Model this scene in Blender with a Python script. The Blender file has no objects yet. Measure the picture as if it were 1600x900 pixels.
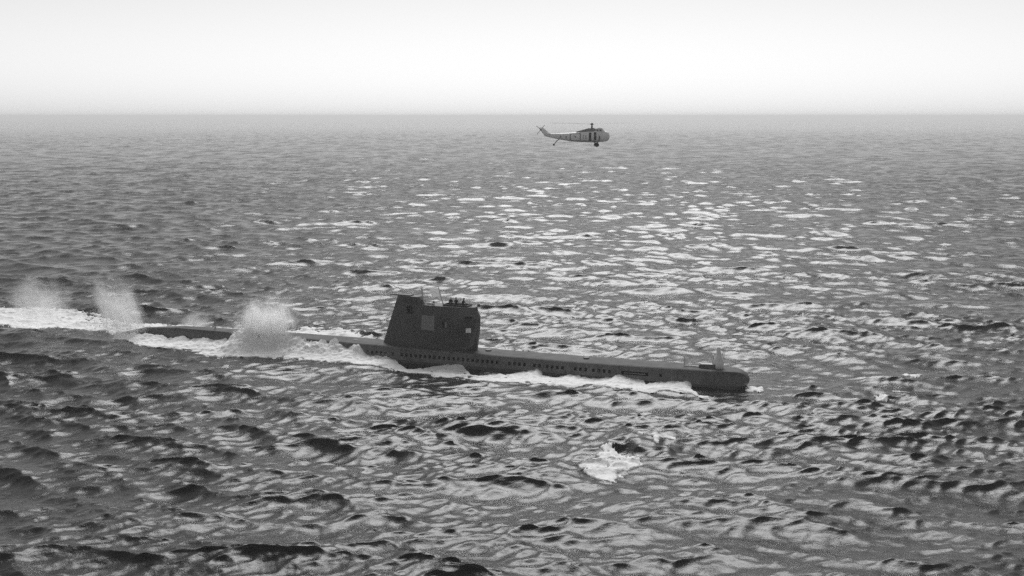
import bpy, bmesh, math, random
import numpy as np
from mathutils import Vector, Matrix, noise as mnoise

random.seed(7)
RNG = np.random.default_rng(11)
SC = bpy.context.scene
COL = SC.collection
R = math.radians

# ------------------------------------------------------------------ camera
CAM_H = 31.5
cam = bpy.data.cameras.new('camera')
cam.sensor_width = 36.0
cam.lens = 40.5
cam.clip_start = 0.5
cam.clip_end = 120000
cam_o = bpy.data.objects.new('camera', cam)
COL.objects.link(cam_o)
cam_o.location = (0, 0, CAM_H)
cam_o.rotation_euler = (R(90 - 8.5), 0, 0)
SC.camera = cam_o

# ------------------------------------------------------------------ sky, sun, exposure
SUN_AZ = 3.5      # degrees to the right of the view direction, beyond the boat
SUN_EL = 50.5
w = bpy.data.worlds.new('World')
SC.world = w
w.use_nodes = True
nt = w.node_tree
nt.nodes.clear()
sky = nt.nodes.new('ShaderNodeTexSky')
sky.sky_type = 'NISHITA'
sky.sun_disc = False
sky.sun_elevation = R(SUN_EL)
sky.sun_rotation = R(SUN_AZ)
sky.air_density = 1.0
sky.dust_density = 0.6
sky.ozone_density = 1.0
bw = nt.nodes.new('ShaderNodeRGBToBW')      # a black and white photograph
bg = nt.nodes.new('ShaderNodeBackground')
bg.inputs['Strength'].default_value = 0.085
wo = nt.nodes.new('ShaderNodeOutputWorld')
nt.links.new(sky.outputs[0], bw.inputs[0])
nt.links.new(bw.outputs[0], bg.inputs['Color'])
nt.links.new(bg.outputs[0], wo.inputs['Surface'])

sun = bpy.data.lights.new('sun', 'SUN')
sun.energy = 2.1
sun.angle = R(34)
sun.color = (1, 1, 1)
sun_o = bpy.data.objects.new('sun', sun)
COL.objects.link(sun_o)
sd = Vector((math.sin(R(SUN_AZ)) * math.cos(R(SUN_EL)), math.cos(R(SUN_AZ)) * math.cos(R(SUN_EL)), math.sin(R(SUN_EL))))
sun_o.rotation_euler = sd.to_track_quat('Z', 'Y').to_euler()
sun_o.location = sd * 300

SC.view_settings.view_transform = 'Standard'
SC.view_settings.look = 'None'
SC.view_settings.exposure = 0.36
SC.view_settings.gamma = 1.0
SC.cycles.volume_bounces = 20
SC.cycles.max_bounces = 24
SC.cycles.diffuse_bounces = 8
SC.cycles.transmission_bounces = 12
SC.cycles.use_denoising = False      # keep the grain: it sits well with an old print
SC.cycles.volume_step_rate = 2.0

# ------------------------------------------------------------------ helpers
def mat(name):
    m = bpy.data.materials.new(name)
    m.use_nodes = True
    return m, m.node_tree, m.node_tree.nodes['Principled BSDF']

def N(t, kind, **kw):
    n = t.nodes.new(kind)
    for k, v in kw.items():
        if k in n.inputs:
            n.inputs[k].default_value = v
        else:
            setattr(n, k, v)
    return n

def ramp(t, src, stops):
    r = t.nodes.new('ShaderNodeValToRGB')
    el = r.color_ramp.elements
    el[0].position, el[0].color = stops[0][0], (stops[0][1],) * 3 + (1,)
    el[1].position, el[1].color = stops[-1][0], (stops[-1][1],) * 3 + (1,)
    for p, v in stops[1:-1]:
        e = el.new(p)
        e.color = (v, v, v, 1)
    t.links.new(src, r.inputs[0])
    return r

def link(name, me, m=None, parent=None, smooth=False):
    o = bpy.data.objects.new(name, me)
    COL.objects.link(o)
    if m is not None:
        me.materials.append(m)
    if parent is not None:
        o.parent = parent
    if smooth:
        me.polygons.foreach_set('use_smooth', [True] * len(me.polygons))
    return o

def bm_obj(name, bm, m, parent=None, smooth=False):
    bmesh.ops.recalc_face_normals(bm, faces=bm.faces)
    me = bpy.data.meshes.new(name)
    bm.to_mesh(me)
    bm.free()
    return link(name, me, m, parent, smooth)

def tag(o, label, cat, group=None):
    o['label'] = label
    o['category'] = cat
    if group:
        o['group'] = group
    return o

def empty(name, loc=(0, 0, 0), rz=0.0):
    o = bpy.data.objects.new(name, None)
    COL.objects.link(o)
    o.location = loc
    o.rotation_euler = (0, 0, rz)
    return o

def box(bm, c, s, rot=None):
    mtx = Matrix.Translation(c)
    if rot is not None:
        mtx = mtx @ rot
    mtx = mtx @ Matrix.Diagonal((s[0], s[1], s[2], 1))
    return bmesh.ops.create_cube(bm, size=1.0, matrix=mtx)

def tube(bm, pts, rad, seg=8):
    """a tapered tube through pts, rad a number or one per point"""
    pts = [Vector(p) for p in pts]
    rad = rad if isinstance(rad, (list, tuple)) else [rad] * len(pts)
    rings = []
    for i, p in enumerate(pts):
        d = (pts[min(i + 1, len(pts) - 1)] - pts[max(i - 1, 0)]).normalized()
        a = d.orthogonal().normalized()
        b = d.cross(a)
        rings.append([bm.verts.new(p + (a * math.cos(t) + b * math.sin(t)) * rad[i])
                      for t in [2 * math.pi * k / seg for k in range(seg)]])
    for r0, r1 in zip(rings, rings[1:]):
        for k in range(seg):
            bm.faces.new((r0[k], r0[(k + 1) % seg], r1[(k + 1) % seg], r1[k]))
    bm.faces.new(list(reversed(rings[0])))
    bm.faces.new(rings[-1])

def loft(bm, rings, cap=True):
    vs = [[bm.verts.new(p) for p in r] for r in rings]
    n = len(vs[0])
    for a, b in zip(vs, vs[1:]):
        for k in range(n):
            bm.faces.new((a[k], a[(k + 1) % n], b[(k + 1) % n], b[k]))
    if cap:
        bm.faces.new(list(reversed(vs[0])))
        bm.faces.new(vs[-1])
    return vs

def sstep(a, b, x):
    t = np.clip((x - a) / (b - a), 0, 1)
    return t * t * (3 - 2 * t)

# ------------------------------------------------------------------ materials
def sea_mat():
    m, t, p = mat('sea_water')
    p.inputs['Base Color'].default_value = (0.012, 0.012, 0.012, 1)
    p.inputs['Roughness'].default_value = 0.19
    p.inputs['IOR'].default_value = 1.333
    tc = N(t, 'ShaderNodeTexCoord')
    mp = N(t, 'ShaderNodeMapping')
    mp.inputs['Rotation'].default_value = (0, 0, R(8))
    mp.inputs['Scale'].default_value = (0.6, 1.0, 1.0)
    t.links.new(tc.outputs['Object'], mp.inputs[0])
    n1 = N(t, 'ShaderNodeTexNoise', Scale=1.9, Detail=7.0, Roughness=0.68, Distortion=0.4)
    n2 = N(t, 'ShaderNodeTexNoise', Scale=8.0, Detail=3.0, Roughness=0.6)
    for n in (n1, n2):
        t.links.new(mp.outputs[0], n.inputs['Vector'])
    b1 = N(t, 'ShaderNodeBump', Strength=1.0, Distance=0.05)
    b2 = N(t, 'ShaderNodeBump', Strength=0.8, Distance=0.01)
    t.links.new(n1.outputs[0], b1.inputs['Height'])
    t.links.new(n2.outputs[0], b2.inputs['Height'])
    t.links.new(b1.outputs[0], b2.inputs['Normal'])
    t.links.new(b2.outputs[0], p.inputs['Normal'])
    return m

def foam_mat(name='foam', lo=0.86, hi=0.97, through=0.06):
    m, t, p = mat(name)
    tc = N(t, 'ShaderNodeTexCoord')
    n1 = N(t, 'ShaderNodeTexNoise', Scale=0.9, Detail=8.0, Roughness=0.7)
    t.links.new(tc.outputs['Object'], n1.inputs['Vector'])
    r = ramp(t, n1.outputs[0], [(0.3, lo), (0.5, (lo + hi) / 2 + 0.06), (0.62, hi)])
    t.links.new(r.outputs[0], p.inputs['Base Color'])
    p.inputs['Roughness'].default_value = 0.9
    p.inputs['Specular IOR Level'].default_value = 0.2
    n2 = N(t, 'ShaderNodeTexNoise', Scale=4.0, Detail=5.0, Roughness=0.7)
    t.links.new(tc.outputs['Object'], n2.inputs['Vector'])
    b = N(t, 'ShaderNodeBump', Strength=0.8, Distance=0.14)
    t.links.new(n2.outputs[0], b.inputs['Height'])
    t.links.new(b.outputs[0], p.inputs['Normal'])
    # froth lets light through: part of what falls on its back comes out in front
    tl = N(t, 'ShaderNodeBsdfTranslucent')
    t.links.new(r.outputs[0], tl.inputs['Color'])
    mx = N(t, 'ShaderNodeMixShader')
    mx.inputs[0].default_value = through
    t.links.new(p.outputs[0], mx.inputs[1])
    t.links.new(tl.outputs[0], mx.inputs[2])
    t.links.new(mx.outputs[0], t.nodes['Material Output'].inputs['Surface'])
    return m

def paint(name, lo, hi, rough=0.55, streak=True, spec=0.5):
    """weathered boat paint: blotches, vertical runs and fine grain"""
    m, t, p = mat(name)
    tc = N(t, 'ShaderNodeTexCoord')
    n1 = N(t, 'ShaderNodeTexNoise', Scale=0.7, Detail=8.0, Roughness=0.65)
    t.links.new(tc.outputs['Object'], n1.inputs['Vector'])
    src = n1.outputs[0]
    if streak:
        mp = N(t, 'ShaderNodeMapping')
        mp.inputs['Scale'].default_value = (3.0, 3.0, 0.18)
        t.links.new(tc.outputs['Object'], mp.inputs[0])
        n2 = N(t, 'ShaderNodeTexNoise', Scale=1.3, Detail=6.0, Roughness=0.7)
        t.links.new(mp.outputs[0], n2.inputs['Vector'])
        mx = N(t, 'ShaderNodeMath', operation='MULTIPLY_ADD')
        mx.inputs[1].default_value = 0.5
        mh = N(t, 'ShaderNodeMath', operation='MULTIPLY')
        mh.inputs[1].default_value = 0.5
        t.links.new(n1.outputs[0], mh.inputs[0])
        t.links.new(n2.outputs[0], mx.inputs[0])
        t.links.new(mh.outputs[0], mx.inputs[2])
        src = mx.outputs[0]
    r = ramp(t, src, [(0.36, lo), (0.5, (lo + hi) / 2), (0.64, hi)])
    t.links.new(r.outputs[0], p.inputs['Base Color'])
    p.inputs['Roughness'].default_value = rough
    p.inputs['Specular IOR Level'].default_value = spec
    b = N(t, 'ShaderNodeBump', Strength=0.25, Distance=0.04)
    t.links.new(src, b.inputs['Height'])
    t.links.new(b.outputs[0], p.inputs['Normal'])
    return m

def flat(name, v, rough=0.6):
    m, t, p = mat(name)
    tc = N(t, 'ShaderNodeTexCoord')
    n1 = N(t, 'ShaderNodeTexNoise', Scale=3.0, Detail=4.0)
    t.links.new(tc.outputs['Object'], n1.inputs['Vector'])
    r = ramp(t, n1.outputs[0], [(0.3, v * 0.85), (0.7, min(1, v * 1.12))])
    t.links.new(r.outputs[0], p.inputs['Base Color'])
    p.inputs['Roughness'].default_value = rough
    return m

def mist_mat(name, density, nscale, lo, hi, distort=0.7, stretch=(1, 1, 1), top=0.1):
    """spray: a white volume, thickest in the middle and ragged outside"""
    m = bpy.data.materials.new(name)
    m.use_nodes = True
    t = m.node_tree
    t.nodes.clear()
    out = N(t, 'ShaderNodeOutputMaterial')
    pv = N(t, 'ShaderNodeVolumePrincipled')
    pv.inputs['Color'].default_value = (1.0, 1.0, 1.0, 1)
    pv.inputs['Anisotropy'].default_value = 0.45
    tc = N(t, 'ShaderNodeTexCoord')
    n1 = N(t, 'ShaderNodeTexNoise', Scale=nscale, Detail=5.0, Roughness=0.62)
    mp = N(t, 'ShaderNodeMapping')
    mp.inputs['Scale'].default_value = stretch
    t.links.new(tc.outputs['Object'], mp.inputs[0])
    t.links.new(mp.outputs[0], n1.inputs['Vector'])
    ln = N(t, 'ShaderNodeVectorMath', operation='LENGTH')
    # billows: push the coordinates about before measuring the radius
    nb = N(t, 'ShaderNodeTexNoise', Scale=1.1, Detail=3.0, Roughness=0.6)
    t.links.new(tc.outputs['Object'], nb.inputs['Vector'])
    vb = N(t, 'ShaderNodeVectorMath', operation='MULTIPLY_ADD')
    vb.inputs[1].default_value = (1.1, 1.1, 0.9)
    vb.inputs[2].default_value = (-0.55, -0.55, -0.45)
    t.links.new(nb.outputs['Color'], vb.inputs[0])
    va = N(t, 'ShaderNodeVectorMath', operation='ADD')
    t.links.new(tc.outputs['Object'], va.inputs[0])
    t.links.new(vb.outputs[0], va.inputs[1])
    t.links.new(va.outputs[0], ln.inputs[0])
    # radius + noise -> density
    a = N(t, 'ShaderNodeMath', operation='MULTIPLY_ADD')
    a.inputs[1].default_value = distort * 2
    a.inputs[2].default_value = -distort
    t.links.new(n1.outputs[0], a.inputs[0])
    s = N(t, 'ShaderNodeMath', operation='ADD')
    t.links.new(ln.outputs['Value'], s.inputs[0])
    t.links.new(a.outputs[0], s.inputs[1])
    mr = N(t, 'ShaderNodeMapRange')
    mr.interpolation_type = 'SMOOTHSTEP'
    mr.inputs['From Min'].default_value = lo
    mr.inputs['From Max'].default_value = hi
    mr.inputs['To Min'].default_value = density
    mr.inputs['To Max'].default_value = 0.0
    t.links.new(s.outputs[0], mr.inputs['Value'])
    # nothing is left at the rim of the cloud
    lr = N(t, 'ShaderNodeVectorMath', operation='LENGTH')
    t.links.new(tc.outputs['Object'], lr.inputs[0])
    rim_ = N(t, 'ShaderNodeMapRange')
    rim_.interpolation_type = 'SMOOTHSTEP'
    rim_.inputs['From Min'].default_value = 0.45
    rim_.inputs['From Max'].default_value = 0.95
    rim_.inputs['To Min'].default_value = 1.0
    rim_.inputs['To Max'].default_value = 0.0
    t.links.new(lr.outputs['Value'], rim_.inputs['Value'])
    mw = N(t, 'ShaderNodeMath', operation='MULTIPLY')
    t.links.new(mr.outputs['Result'], mw.inputs[0])
    t.links.new(rim_.outputs['Result'], mw.inputs[1])
    # heavier drops stay low: the spray thins out upwards
    sx = N(t, 'ShaderNodeSeparateXYZ')
    t.links.new(tc.outputs['Object'], sx.inputs[0])
    fz = N(t, 'ShaderNodeMapRange')
    fz.inputs['From Min'].default_value = -0.7
    fz.inputs['From Max'].default_value = 1.0
    fz.inputs['To Min'].default_value = 1.5
    fz.inputs['To Max'].default_value = top
    t.links.new(sx.outputs['Z'], fz.inputs['Value'])
    md_ = N(t, 'ShaderNodeMath', operation='MULTIPLY')
    t.links.new(mw.outputs[0], md_.inputs[0])
    t.links.new(fz.outputs['Result'], md_.inputs[1])
    t.links.new(md_.outputs[0], pv.inputs['Density'])
    t.links.new(pv.outputs[0], out.inputs['Volume'])
    return m

M_SEA = sea_mat()
M_FOAM = foam_mat()
M_DROP = foam_mat('drops', 0.85, 0.95, 0.55)
M_HULL = paint('hull_paint', 0.02, 0.12, 0.4, True, 0.6)
M_LOW = paint('lower_hull_paint', 0.02, 0.05, 0.45)
M_DECK = paint('deck_paint', 0.04, 0.09, 0.7, streak=False, spec=0.3)
M_SAIL = paint('sail_paint', 0.012, 0.06, 0.32, True, 0.6)
M_PATCH = paint('faded_paint', 0.14, 0.26, 0.6)
M_LIT_PALE = flat('lit_pale', 0.75, 0.45)  # brightness of the sunlit dome and lit window put into the base colour
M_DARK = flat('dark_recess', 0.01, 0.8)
M_MAST = flat('pale_metal', 0.6, 0.35)
M_GREY = flat('grey_metal', 0.18, 0.5)
M_CLOTH = flat('dark_cloth', 0.03, 0.9)
M_SKIN = flat('skin', 0.4, 0.6)
M_WHITE = foam_mat('white_cloth', 0.82, 0.9, 0.5)
M_GLASS = flat('dark_glass', 0.02, 0.1)
M_BLACK = flat('black_rubber', 0.02, 0.8)
M_HELI = paint('helicopter_paint', 0.82, 0.94, 0.4, streak=False)

# ------------------------------------------------------------------ haze
bm = bmesh.new()
HZ = 30000.0
box(bm, (0, 8000, (37.0 - 6.0) / 2), (2 * HZ, 2 * HZ, 43.0))
haze = bm_obj('haze', bm, None)
haze['kind'] = 'stuff'
hm = bpy.data.materials.new('haze_air')
hm.use_nodes = True
hm.node_tree.nodes.clear()
ho = N(hm.node_tree, 'ShaderNodeOutputMaterial')
hv = N(hm.node_tree, 'ShaderNodeVolumePrincipled')
hv.inputs['Color'].default_value = (1.0, 1.0, 1.0, 1)
hv.inputs['Density'].default_value = 0.00026
hv.inputs['Anisotropy'].default_value = 0.35
hm.node_tree.links.new(hv.outputs[0], ho.inputs['Volume'])
haze.data.materials.append(hm)

# ------------------------------------------------------------------ the boat's own frame
BOW = np.array([27.80, 131.68])
AX = np.array([0.93412, -0.35697])          # pointing to the bow
NF = np.array([0.35697, 0.93412])           # pointing away from the camera
def to_world(u, v):
    """u metres aft of the bow, v metres towards the camera"""
    return BOW[0] - AX[0] * u - NF[0] * v, BOW[1] - AX[1] * u - NF[1] * v
def to_boat(x, y):
    dx, dy = x - BOW[0], y - BOW[1]
    return -(dx * AX[0] + dy * AX[1]), -(dx * NF[0] + dy * NF[1])

# ------------------------------------------------------------------ the sea
def wave_tile(L, n, lam_lo, lam_hi, wind_deg, spread, slope, seed):
    """one periodic tile (L metres) of a wind sea: height and the two chop fields"""
    r = np.random.default_rng(seed)
    k1 = 2 * np.pi * np.fft.fftfreq(n, L / n)
    kx, ky = np.meshgrid(k1, k1, indexing='xy')
    k = np.hypot(kx, ky)
    k[0, 0] = 1e-6
    lam = 2 * np.pi / k
    band = sstep(lam_lo * 0.8, lam_lo * 1.2, lam) * (1 - sstep(lam_hi * 0.8, lam_hi * 1.2, lam))
    c = (kx * math.cos(R(wind_deg)) + ky * math.sin(R(wind_deg))) / k
    d = np.abs(c) ** spread * np.where(c > 0, 1.0, 0.25) + 0.04
    amp = band * d / k ** 2
    amp[0, 0] = 0
    h = amp * (r.standard_normal((n, n)) + 1j * r.standard_normal((n, n)))
    H = np.fft.ifft2(h)
    sx = np.fft.ifft2(1j * kx * h).real
    sy = np.fft.ifft2(1j * ky * h).real
    s = slope / math.sqrt((sx ** 2 + sy ** 2).mean())
    dx = np.fft.ifft2(1j * kx / k * h).real * s
    dy = np.fft.ifft2(1j * ky / k * h).real * s
    return (H.real * s).astype(np.float32), dx.astype(np.float32), dy.astype(np.float32)

WIND = -96.0    # the sea runs towards the camera and a little to the left
TILES = [  # length, samples, band, spread, rms slope, turn, chop
    (331.0, 512, 7.5, 22.0, 3.0, 0.11, 0.0, 1.3),
    (127.0, 512, 2.3, 7.5, 2.6, 0.18, 6.0, 1.4),
    (47.0, 512, 0.75, 2.3, 2.3, 0.25, -9.0, 1.1),
    (19.3, 512, 0.24, 0.75, 1.8, 0.20, 14.0, 0.7),
]
FIELDS = [wave_tile(L, n, a, b, WIND - turn, sp, sl, 40 + i)
          for i, (L, n, a, b, sp, sl, turn, ch) in enumerate(TILES)]

def bilinear(f, x, y, L):
    n = f.shape[0]
    fx = (x / L * n) % n
    fy = (y / L * n) % n
    ix = fx.astype(np.int64) % n
    iy = fy.astype(np.int64) % n
    tx = (fx - np.floor(fx)).astype(np.float32)
    ty = (fy - np.floor(fy)).astype(np.float32)
    jx, jy = (ix + 1) % n, (iy + 1) % n
    return (f[iy, ix] * (1 - tx) * (1 - ty) + f[iy, jx] * tx * (1 - ty)
            + f[jx * 0 + jy, ix] * (1 - tx) * ty + f[jy, jx] * tx * ty)

# a few big crests one can point at: x, y, height, half length, half width, direction
CRESTS = [(11.5, 107.4, 0.85, 5.5, 2.0, -4.0), (33.5, 118.0, 0.35, 7.0, 2.4, 6.0),
          (35.5, 105.8, 0.35, 6.0, 2.2, -12.0), (43.0, 127.5, 0.35, 7.0, 2.4, -18.0),
          (-22.0, 69.0, 0.4, 6.0, 2.2, 8.0)]

def sea_at(x, y, cell):
    """the displaced sea surface above (x, y); cell = spacing of the mesh there"""
    x = np.asarray(x, np.float64)
    y = np.asarray(y, np.float64)
    cell = np.broadcast_to(np.asarray(cell, np.float64), x.shape)
    X, Y, Z = x.copy(), y.copy(), np.zeros_like(x)
    u, v = to_boat(x, y)
    du = np.maximum(np.maximum(-u, u - 86), 0)
    dv = np.maximum(np.abs(v) - 2.2, 0)
    calm = 0.3 + 0.7 * sstep(0.0, 8.0, np.hypot(du, dv))
    # slow gusts make patches of steeper and flatter water
    g = bilinear(FIELDS[0][0], x * 0.23 + 50, y * 0.31 + 9, TILES[0][0])
    gust = 1.0 + 0.14 * g / (FIELDS[0][0].std() + 1e-9)
    gust = np.clip(gust, 0.7, 1.35)
    for i, (L, n, a, b, sp, sl, turn, ch) in enumerate(TILES):
        H, DX, DY = FIELDS[i]
        ca, sa = math.cos(R(turn)), math.sin(R(turn))
        xr, yr = x * ca - y * sa + 31.7 * i, x * sa + y * ca + 12.3 * i
        wgt = (1 - sstep(a * 0.45, a * 1.4, cell)) * calm * (gust if i else 1.0)
        hx = bilinear(DX, xr, yr, L) * wgt * ch
        hy = bilinear(DY, xr, yr, L) * wgt * ch
        X += hx * ca + hy * sa
        Y += -hx * sa + hy * ca
        Z += bilinear(H, xr, yr, L) * wgt
    for cx, cy, hh, la, lc, dg in CRESTS:
        ca, sa = math.cos(R(dg)), math.sin(R(dg))
        p = (x - cx) * ca + (y - cy) * sa
        q = -(x - cx) * sa + (y - cy) * ca
        q = q + 0.012 * p * p + 0.7 * np.sin(p * 0.9 + cx) + 0.4 * np.sin(p * 2.1 + cy)
        prof = np.where(q < 0, np.exp(-(q / (lc * 0.75)) ** 2), np.exp(-(q / (lc * 1.7)) ** 2))
        dip = -0.35 * np.exp(-((q + 2.6 * lc) / (1.3 * lc)) ** 2)
        Z += hh * (prof + dip) * np.exp(-(p / la) ** 2)
    return X, Y, Z

# rings about the foot of the camera: fine in front, coarse behind
th_f = np.linspace(-31, 31, 640)
th_c = np.linspace(31, 329, 100)[1:-1]
theta = np.radians(np.concatenate([th_f, th_c]))
rr = [3.0, 8.0, 14.0, 20.0, 26.0, 31.0]
d = 34.0
while d < 4200:
    rr.append(d)
    d *= 1.0026
while d < 27500:
    rr.append(d)
    d *= 1.08
rr = np.array(rr)
TH, RR = np.meshgrid(theta, rr)
x0, y0 = RR * np.sin(TH), RR * np.cos(TH)
dth = np.where(np.abs(np.degrees(TH)) < 31.1, math.radians(62 / 639), math.radians(3.0))
dth = np.where(np.degrees(TH) > 180, math.radians(3.0), dth)
drr = np.gradient(rr)[:, None] * np.ones_like(TH)
cell = np.maximum(RR * dth, drr)
X, Y, Z = sea_at(x0.ravel(), y0.ravel(), cell.ravel())
nr, nc = x0.shape
co = np.stack([X, Y, Z], 1).astype(np.float32)
idx = np.arange(nr * nc).reshape(nr, nc)
a = idx[:-1, :]
b = np.roll(idx, -1, 1)[:-1, :]
c = np.roll(idx, -1, 1)[1:, :]
e = idx[1:, :]
quads = np.stack([a, e, c, b], -1).reshape(-1, 4)
def np_mesh(name, co, quads):
    me = bpy.data.meshes.new(name)
    me.vertices.add(len(co))
    me.vertices.foreach_set('co', np.asarray(co, np.float32).ravel())
    me.loops.add(quads.size)
    me.loops.foreach_set('vertex_index', quads.astype(np.int32).ravel())
    me.polygons.add(len(quads))
    me.polygons.foreach_set('loop_start', np.arange(0, quads.size, 4, dtype=np.int32))
    me.polygons.foreach_set('use_smooth', np.ones(len(quads), bool))
    me.update(calc_edges=True)
    return me
sea = link('sea', np_mesh('sea', co, quads), M_SEA)
sea['kind'] = 'structure'

# ------------------------------------------------------------------ the submarine
SUB_RZ = math.atan2(-AX[1], -AX[0])
sub = empty('submarine', (BOW[0], BOW[1], 0.0), math.atan2(AX[1], AX[0]))
tag(sub, 'long dark grey submarine running on the surface with a tall sail amidships', 'submarine')
# local frame: x forward (bow tip at 0, aft negative), y to the far side, z up.  u = -x, v = -y

def interp(u, tab):
    return float(np.interp(u, [p[0] for p in tab], [p[1] for p in tab]))
WD = [(0, 1.15), (1.5, 1.3), (4, 1.5), (9, 1.75), (16, 1.9), (52, 1.9), (66, 1.5), (80, 0.9), (90, 0.3)]
ZD = [(0, 2.02), (3, 2.0), (10, 1.98), (20, 1.9), (32, 1.92), (48, 2.05), (64, 2.1), (80, 2.0), (86, 1.5), (91, 0.3)]
WB = [(0, 1.75), (2, 2.0), (6, 2.4), (12, 2.9), (22, 3.3), (60, 3.4), (74, 2.6), (86, 1.3), (92, 0.35)]
ZP = 1.08
NOSE = 2.4
def nose(u):
    return math.sqrt(max(0.0, 1 - (1 - min(u, NOSE) / NOSE) ** 2))

stations = [0.0, 0.03, 0.09, 0.18, 0.3, 0.45, 0.65, 0.9, 1.2, 1.6, 2.0] + [2.4 + 0.33 * i for i in range(int((91.5 - 2.4) / 0.33) + 1)]
def stem(u, z):
    """how far the rounded stem falls back above and below its foremost point"""
    return min(1.7, 0.85 * ((z - 0.95) / 1.05) ** 2) * (1 - nose(u))
def side_row(u):
    """half section of the casing, from deck edge to foot"""
    k = nose(u)
    zd = interp(u, ZD) - 1.0 * (1 - k) ** 1.5
    wd = interp(u, WD) * k
    foot = 0.38 if u < 84 else 0.38 - (u - 84) * 0.1
    zt = min(ZP + 0.2, zd - 0.2)
    zb = min(ZP - 0.2, zd - 0.35)
    g = interp(u, WB) * 0.0 + 0.38 * k
    def wz(z):
        return wd + g * min(1, (zd - z) / 1.6)
    rows = [(wd * 0.94, zd), (wz(zd - 0.1), zd - 0.1), (wz(zt), zt), (wz(zb), zb), (wz(min(foot, zb - 0.1)), min(foot, zb - 0.1))]
    return rows

# flood ports: (first u, last u) of the runs seen along the side
PORT_RUNS = [(49.2, 45.6), (44.2, 31.0), (29.4, 27.2), (25.9, 22.4), (20.6, 19.3), (18.3, 16.4)]
port_u = []
for u0, u1 in PORT_RUNS:
    n = int(round((u0 - u1) / 0.66)) + 1
    for k in range(n):
        port_u.append(u0 - (u0 - u1) * k / max(1, n - 1))
port_st = sorted({min(range(10, len(stations) - 1), key=lambda i: abs(stations[i] + 0.165 - pu)) for pu in port_u})
SLOT = (11.6, 15.0)     # long recess for the folded bow plane
slot_st = [i for i in range(10, len(stations) - 1) if SLOT[0] <= stations[i] + 0.16 <= SLOT[1]]
hole_st = [min(range(10, len(stations) - 1), key=lambda i: abs(stations[i] + 0.165 - 10.2))]

bm = bmesh.new()
grid = {}
for s in (-1, 1):
    for i, u in enumerate(stations):
        for j, (wy, z) in enumerate(side_row(u)):
            grid[s, i, j] = bm.verts.new((-u - stem(u, z), s * wy, z))
    for i in range(len(stations) - 1):
        for j in range(4):
            if j == 2 and (i in port_st or i in slot_st or i in hole_st):
                continue
            bm.faces.new((grid[s, i, j], grid[s, i + 1, j], grid[s, i + 1, j + 1], grid[s, i, j + 1]))
bmesh.ops.remove_doubles(bm, verts=bm.verts, dist=0.002)
casing = bm_obj('casing', bm, M_HULL, sub, True)
casing.data.set_sharp_from_angle(angle=R(35))

# recesses behind every opening
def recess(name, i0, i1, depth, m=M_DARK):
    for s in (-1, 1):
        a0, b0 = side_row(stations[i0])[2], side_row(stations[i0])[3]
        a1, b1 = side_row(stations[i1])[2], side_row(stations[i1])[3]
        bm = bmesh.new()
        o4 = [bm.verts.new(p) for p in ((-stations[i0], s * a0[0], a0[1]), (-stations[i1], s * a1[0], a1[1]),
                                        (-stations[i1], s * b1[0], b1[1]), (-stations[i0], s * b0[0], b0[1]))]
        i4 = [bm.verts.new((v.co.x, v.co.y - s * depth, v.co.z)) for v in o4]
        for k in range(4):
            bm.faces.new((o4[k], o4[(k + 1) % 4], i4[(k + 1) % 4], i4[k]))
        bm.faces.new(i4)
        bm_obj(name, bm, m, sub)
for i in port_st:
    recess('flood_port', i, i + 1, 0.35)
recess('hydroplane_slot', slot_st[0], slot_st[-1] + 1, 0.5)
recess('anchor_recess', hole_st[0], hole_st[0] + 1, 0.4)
# folded bow plane lying in its slot
for s in (-1, 1):
    bm = bmesh.new()
    ua, ub = SLOT[0] + 0.35, SLOT[1] - 0.35
    wv = side_row(13.3)[3][0] - 0.06
    loft(bm, [[(-u, s * (wv - t), ZP - 0.03 + q) for t, q in ((0, -0.05), (0.3, -0.08), (0.3, 0.08), (0, 0.06))]
              for u in (ua, (ua + ub) / 2, ub)])
    bm_obj('bow_plane', bm, M_HULL, sub)

# deck
bm = bmesh.new()
pr = None
for i, u in enumerate(stations):
    wd, zd = side_row(u)[0]
    row = [bm.verts.new((-u - stem(u, zd), f * wd, zd + 0.05 * (1 - f * f) + (0.004 if abs(f) < 1 else 0.0)))
           for f in (-1, -0.5, 0, 0.5, 1)]
    if pr:
        for k in range(4):
            bm.faces.new((pr[k], pr[k + 1], row[k + 1], row[k]))
    pr = row
bmesh.ops.remove_doubles(bm, verts=bm.verts, dist=0.002)
bm_obj('deck', bm, M_DECK, sub)

# hull below the casing
bm = bmesh.new()
pr = None
for u in stations:
    k = nose(u)
    wf, zf = side_row(u)[4]
    wb = max(interp(u, WB) * (0.25 + 0.75 * k) if k < 1 else interp(u, WB), wf)
    if k < 1:
        wb = wf + (interp(u, WB) - wf) * k
    sec = [(wf, zf), (wf + 0.45 * (wb - wf), zf - 0.55), (wf + 0.85 * (wb - wf), zf - 1.1), (wb, zf - 1.9), (wb * 0.85, zf - 3.6), (wb * 0.5, zf - 4.8), (0, zf - 5.2)]
    row = [bm.verts.new((-u - stem(u, z), -y, z)) for y, z in sec] + [bm.verts.new((-u - stem(u, z), y, z)) for y, z in reversed(sec[:-1])]
    if pr:
        for q in range(len(row) - 1):
            bm.faces.new((pr[q], pr[q + 1], row[q + 1], row[q]))
    pr = row
bmesh.ops.remove_doubles(bm, verts=bm.verts, dist=0.002)
bm_obj('hull', bm, M_LOW, sub, True)

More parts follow.
